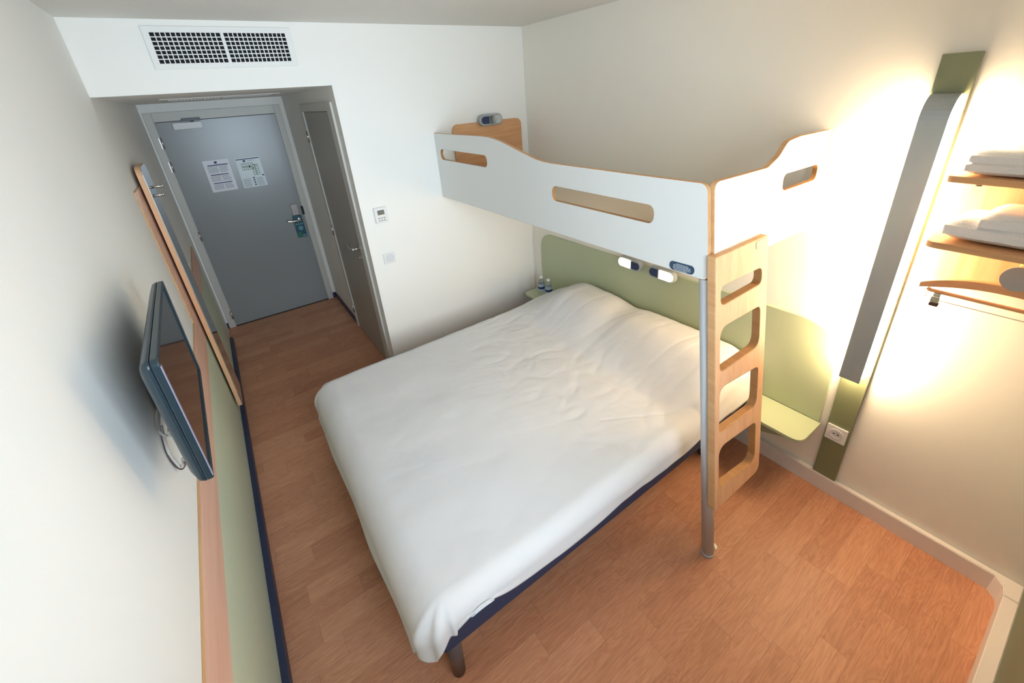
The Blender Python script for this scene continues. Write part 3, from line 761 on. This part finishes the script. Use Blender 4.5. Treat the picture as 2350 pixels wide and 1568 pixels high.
# ================================================================== LEFT WALL
# tilt of the band as read from the photo: it rises slightly towards the door
def xz(x0): return lambda co: Vector((x0+co.z,co.x,co.y))
kz=.040
def ztop(y): return .8015+kz*y
def zbot(y): return .5915+kz*y
nearY=YN+.002
farY=5.18
lp=empty('wall_band_panel',(0,2.6,.06),'rosy beech band above a pale sage panel running along the left wall behind the TV','wall panelling')
ob=[(nearY,zbot(nearY)),(farY,zbot(farY)),(farY,ztop(farY)),(3.72,ztop(3.72)),(3.72,1.733),(3.425,1.733),(3.425,ztop(3.425)),(nearY,ztop(nearY))]
ob=fillet(ob,[0,0,.06,0,0,.012,.0,0],8)
part('wooden_band',plate(ob,[],.008,None,.0015,xf=xz(0)),[M_BAND,M_EDGE,M_EDGE],lp)
part('green_panel',plate([(nearY,.0555),(farY,.0555),(farY,zbot(farY)-.002),(nearY,zbot(nearY)-.002)],[],.007,None,.001,xf=xz(0)),[M_SAGEL]*3,lp)
# mirror
mr=empty('wall_mirror',(.04,3.74,.2),'tall narrow beech-framed mirror with two steel coat pegs on the left wall','mirror')
mo=fillet([(3.605,.165),(3.905,.165),(3.905,1.842),(3.605,1.842)],[.01,.01,.06,.06],8)
part('backing_board',plate(mo,[],.024,None,.0015,xf=xz(.0215)),[M_EDGE,M_BEECHZ,M_BEECHZ],mr)
mo=fillet([(3.609,.169),(3.901,.169),(3.901,1.838),(3.609,1.838)],[.01,.01,.057,.057],8)
part('mirror_glass',plate(mo,[],.005,None,.0005,xf=xz(.0456)),[M_MIRROR,M_MIRROR,M_MIRROR],mr)
for y,z,L in ((3.79,1.705,.050),(3.655,1.672,.050)):
    bm=bmesh.new(); cyl(bm,(.0508,y,z),(.0508+L,y,z),.0075,.0075,seg=20); cyl(bm,(.0508+L-.008,y,z),(.0508+L,y,z),.0095,.0095,seg=20); part('coat_peg',bm,M_CHROME,mr)
# little white wall hook past the mirror
bm=bmesh.new(); cyl(bm,(0,4.16,1.10),(.03,4.16,1.10),.016,.012,seg=20)
tag(obj('wall_hook',bm,M_WPLAST),'tiny white round hook on the left wall just past the mirror','hook')
# ---- TV
P=[Vector(p) for p in ((.1202,2.2834,1.5598),(.1569,1.5362,1.5912),(.1367,1.5977,1.1771),(.1,2.3449,1.1457))]
c0=sum(P,Vector())/4; ex=((P[1]-P[0])+(P[2]-P[3])).normalized(); ez=((P[0]+P[1])-(P[2]+P[3])); 
tw=((P[1]-P[0]).length+(P[2]-P[3]).length)/2; 
en=ex.cross(ez).normalized()
if en.x<0: en=-en
sh=((P[0]+P[1])-(P[2]+P[3]))/2; th=sh.length; ez=sh.normalized()
tv=empty('television',c0-sh/2,'flat black wall-mounted television with glossy screen on the left wall','television')
TM=frameM(c0,ex,ez,en)
hw,hh=tw/2,th/2
part('front_bezel',plate(rrect(-hw,-hh,hw,hh,.018),[rrect(-hw+.014,-hh+.014,hw-.018,hh-.014,.003,3)],.016,TM@Matrix.Translation((0,0,-.016)),.003),[M_TVBEZ,M_TVBODY,M_TVBODY],tv)
part('screen',plate(rrect(-hw+.0135,-hh+.0135,hw-.0175,hh-.0135,.002,2),[],.004,TM@Matrix.Translation((0,0,-.009)),.0005),[M_SCREEN]*3,tv)
part('bezel_highlight',B(0,0,0,1,1,1),M_TVGLINT,tv).data.transform(TM@Matrix.Translation((hw-.014,-hh+.018,-.001))@Matrix.Diagonal((.012,2*hh-.036,.0025,1)))  # pale strip paints a lilac highlight along the near bezel edge
bm=bmesh.new(); secs=[(-.0165,0),(-.030,.004),(-.042,.026),(-.050,.075),(-.052,.12)]; rings=[]
for d,ins in secs:
    pts=rrect(-hw+ins,-hh+ins,hw-ins,hh-ins,.018+ins*.3,6)
    rings.append([bm.verts.new(TM@Vector((x,y,d))) for x,y in pts])
for a,b in zip(rings,rings[1:]):
    for k in range(len(a)): bm.faces.new((a[k],a[(k+1)%len(a)],b[(k+1)%len(a)],b[k])).smooth=True
bm.faces.new(rings[-1]); bm.faces.new(rings[0]); bmesh.ops.recalc_face_normals(bm,faces=bm.faces)
part('rear_shell',bm,M_TVBODY,tv)
q=TM@Vector((0,0,-.055))
bm=B(0.0,q.y+.10,q.z-.21,.008,q.y+.20,q.z-.09,.002); box(bm,.008,q.y+.06,q.z-.16,q.x+.006,q.y+.16,q.z-.10,.003)
part('wall_bracket',bm,M_BLACK,tv)
# cables behind the TV
def T(u,v,w): return TM@Vector((u,v,w))
pc=[(.004,1.84,1.27),(.02,1.82,1.20),T(.05,-hh+.012,-.055),T(.06,-hh+.03,-.045)]
bm=bmesh.new(); sweep(bm,catmull([(.010,2.007,1.224),(.008,1.95,1.215),(.010,1.896,1.205),(.022,1.89,1.185),(.040,1.875,1.206)],10),.0040,seg=10)
cb=empty('antenna_cable',(.05,1.9,1.15),'short white cable with square plug hanging under the television','cable')
part('cord',bm,M_CABLE,cb)
part('plug',B(.034,1.850,1.200,.062,1.886,1.222,.003),M_WPLAST,cb)
bm=bmesh.new(); sweep(bm,catmull([(.010,1.935,1.20),(.010,1.898,1.169),(.010,1.874,1.134),(.012,1.88,1.085),(.016,1.885,1.060),(.030,1.86,1.085),(.045,1.82,1.13)],10),.0045,seg=10)
tag(obj('power_cable',bm,M_CABLE,smooth=True),'white looping cable hanging lowest under the television','cable')
bm=bmesh.new(); sweep(bm,catmull([(.004,1.950,1.19),(.004,1.902,1.160),(.004,1.878,1.122),(.005,1.885,1.072),(.012,1.895,1.045),(.030,1.87,1.07),(.050,1.80,1.13)],10),.0030,seg=8)
tag(obj('dark_cable',bm,M_DKCABLE,smooth=True),'thin dark cable looping beside the white one under the television','cable')
# ================================================================== LIGHTS
def area(name,loc,rot,sx,sy,power,col):
    l=bpy.data.lights.new(name,'AREA'); l.shape='RECTANGLE'; l.size=sx; l.size_y=sy; l.energy=power; l.color=col
    o=bpy.data.objects.new(name,l); COL.objects.link(o); o.location=loc; o.rotation_euler=rot; return o
area('window_daylight',((wx0+wx1)/2,YN-.13,(wz0+wz1)/2),(PI/2,0,0),wx1-wx0-.05,wz1-wz0-.05,26,(.71,.86,1.0)).data.spread=math.radians(114)
w=bpy.data.worlds.new('sky'); scn.world=w; w.use_nodes=True
nt=w.node_tree; bg=nt.nodes['Background']
bg.inputs[0].default_value=(.75,.87,1,1); bg.inputs[1].default_value=1.5
# ================================================================== CAMERA
cam=bpy.data.cameras.new('camera'); co=bpy.data.objects.new('camera',cam); COL.objects.link(co); scn.camera=co
yaw,pitch,roll=-.5889,-.43678,-.07332
F=Vector((-math.sin(yaw)*math.cos(pitch),math.cos(yaw)*math.cos(pitch),math.sin(pitch)))
R=Vector((math.cos(yaw),math.sin(yaw),0)); U=R.cross(F)
c_,s_=math.cos(roll),math.sin(roll); R2=c_*R+s_*U; U2=-s_*R+c_*U
m=Matrix(((R2.x,U2.x,-F.x,.3882),(R2.y,U2.y,-F.y,.4065),(R2.z,U2.z,-F.z,2.0817),(0,0,0,1)))
co.matrix_world=m
cam.sensor_width=36; cam.sensor_fit='HORIZONTAL'; cam.lens=969.2185/2350*36
cam.shift_x=(1175-1194.3427)/2350; cam.shift_y=(662.3131-784)/2350
cam.clip_start=.02; cam.clip_end=50
# ================================================================== VIEW
vs=scn.view_settings; vs.view_transform='Standard'; vs.look='None'; vs.gamma=1; vs.exposure=0.45; vs.use_curve_mapping=False
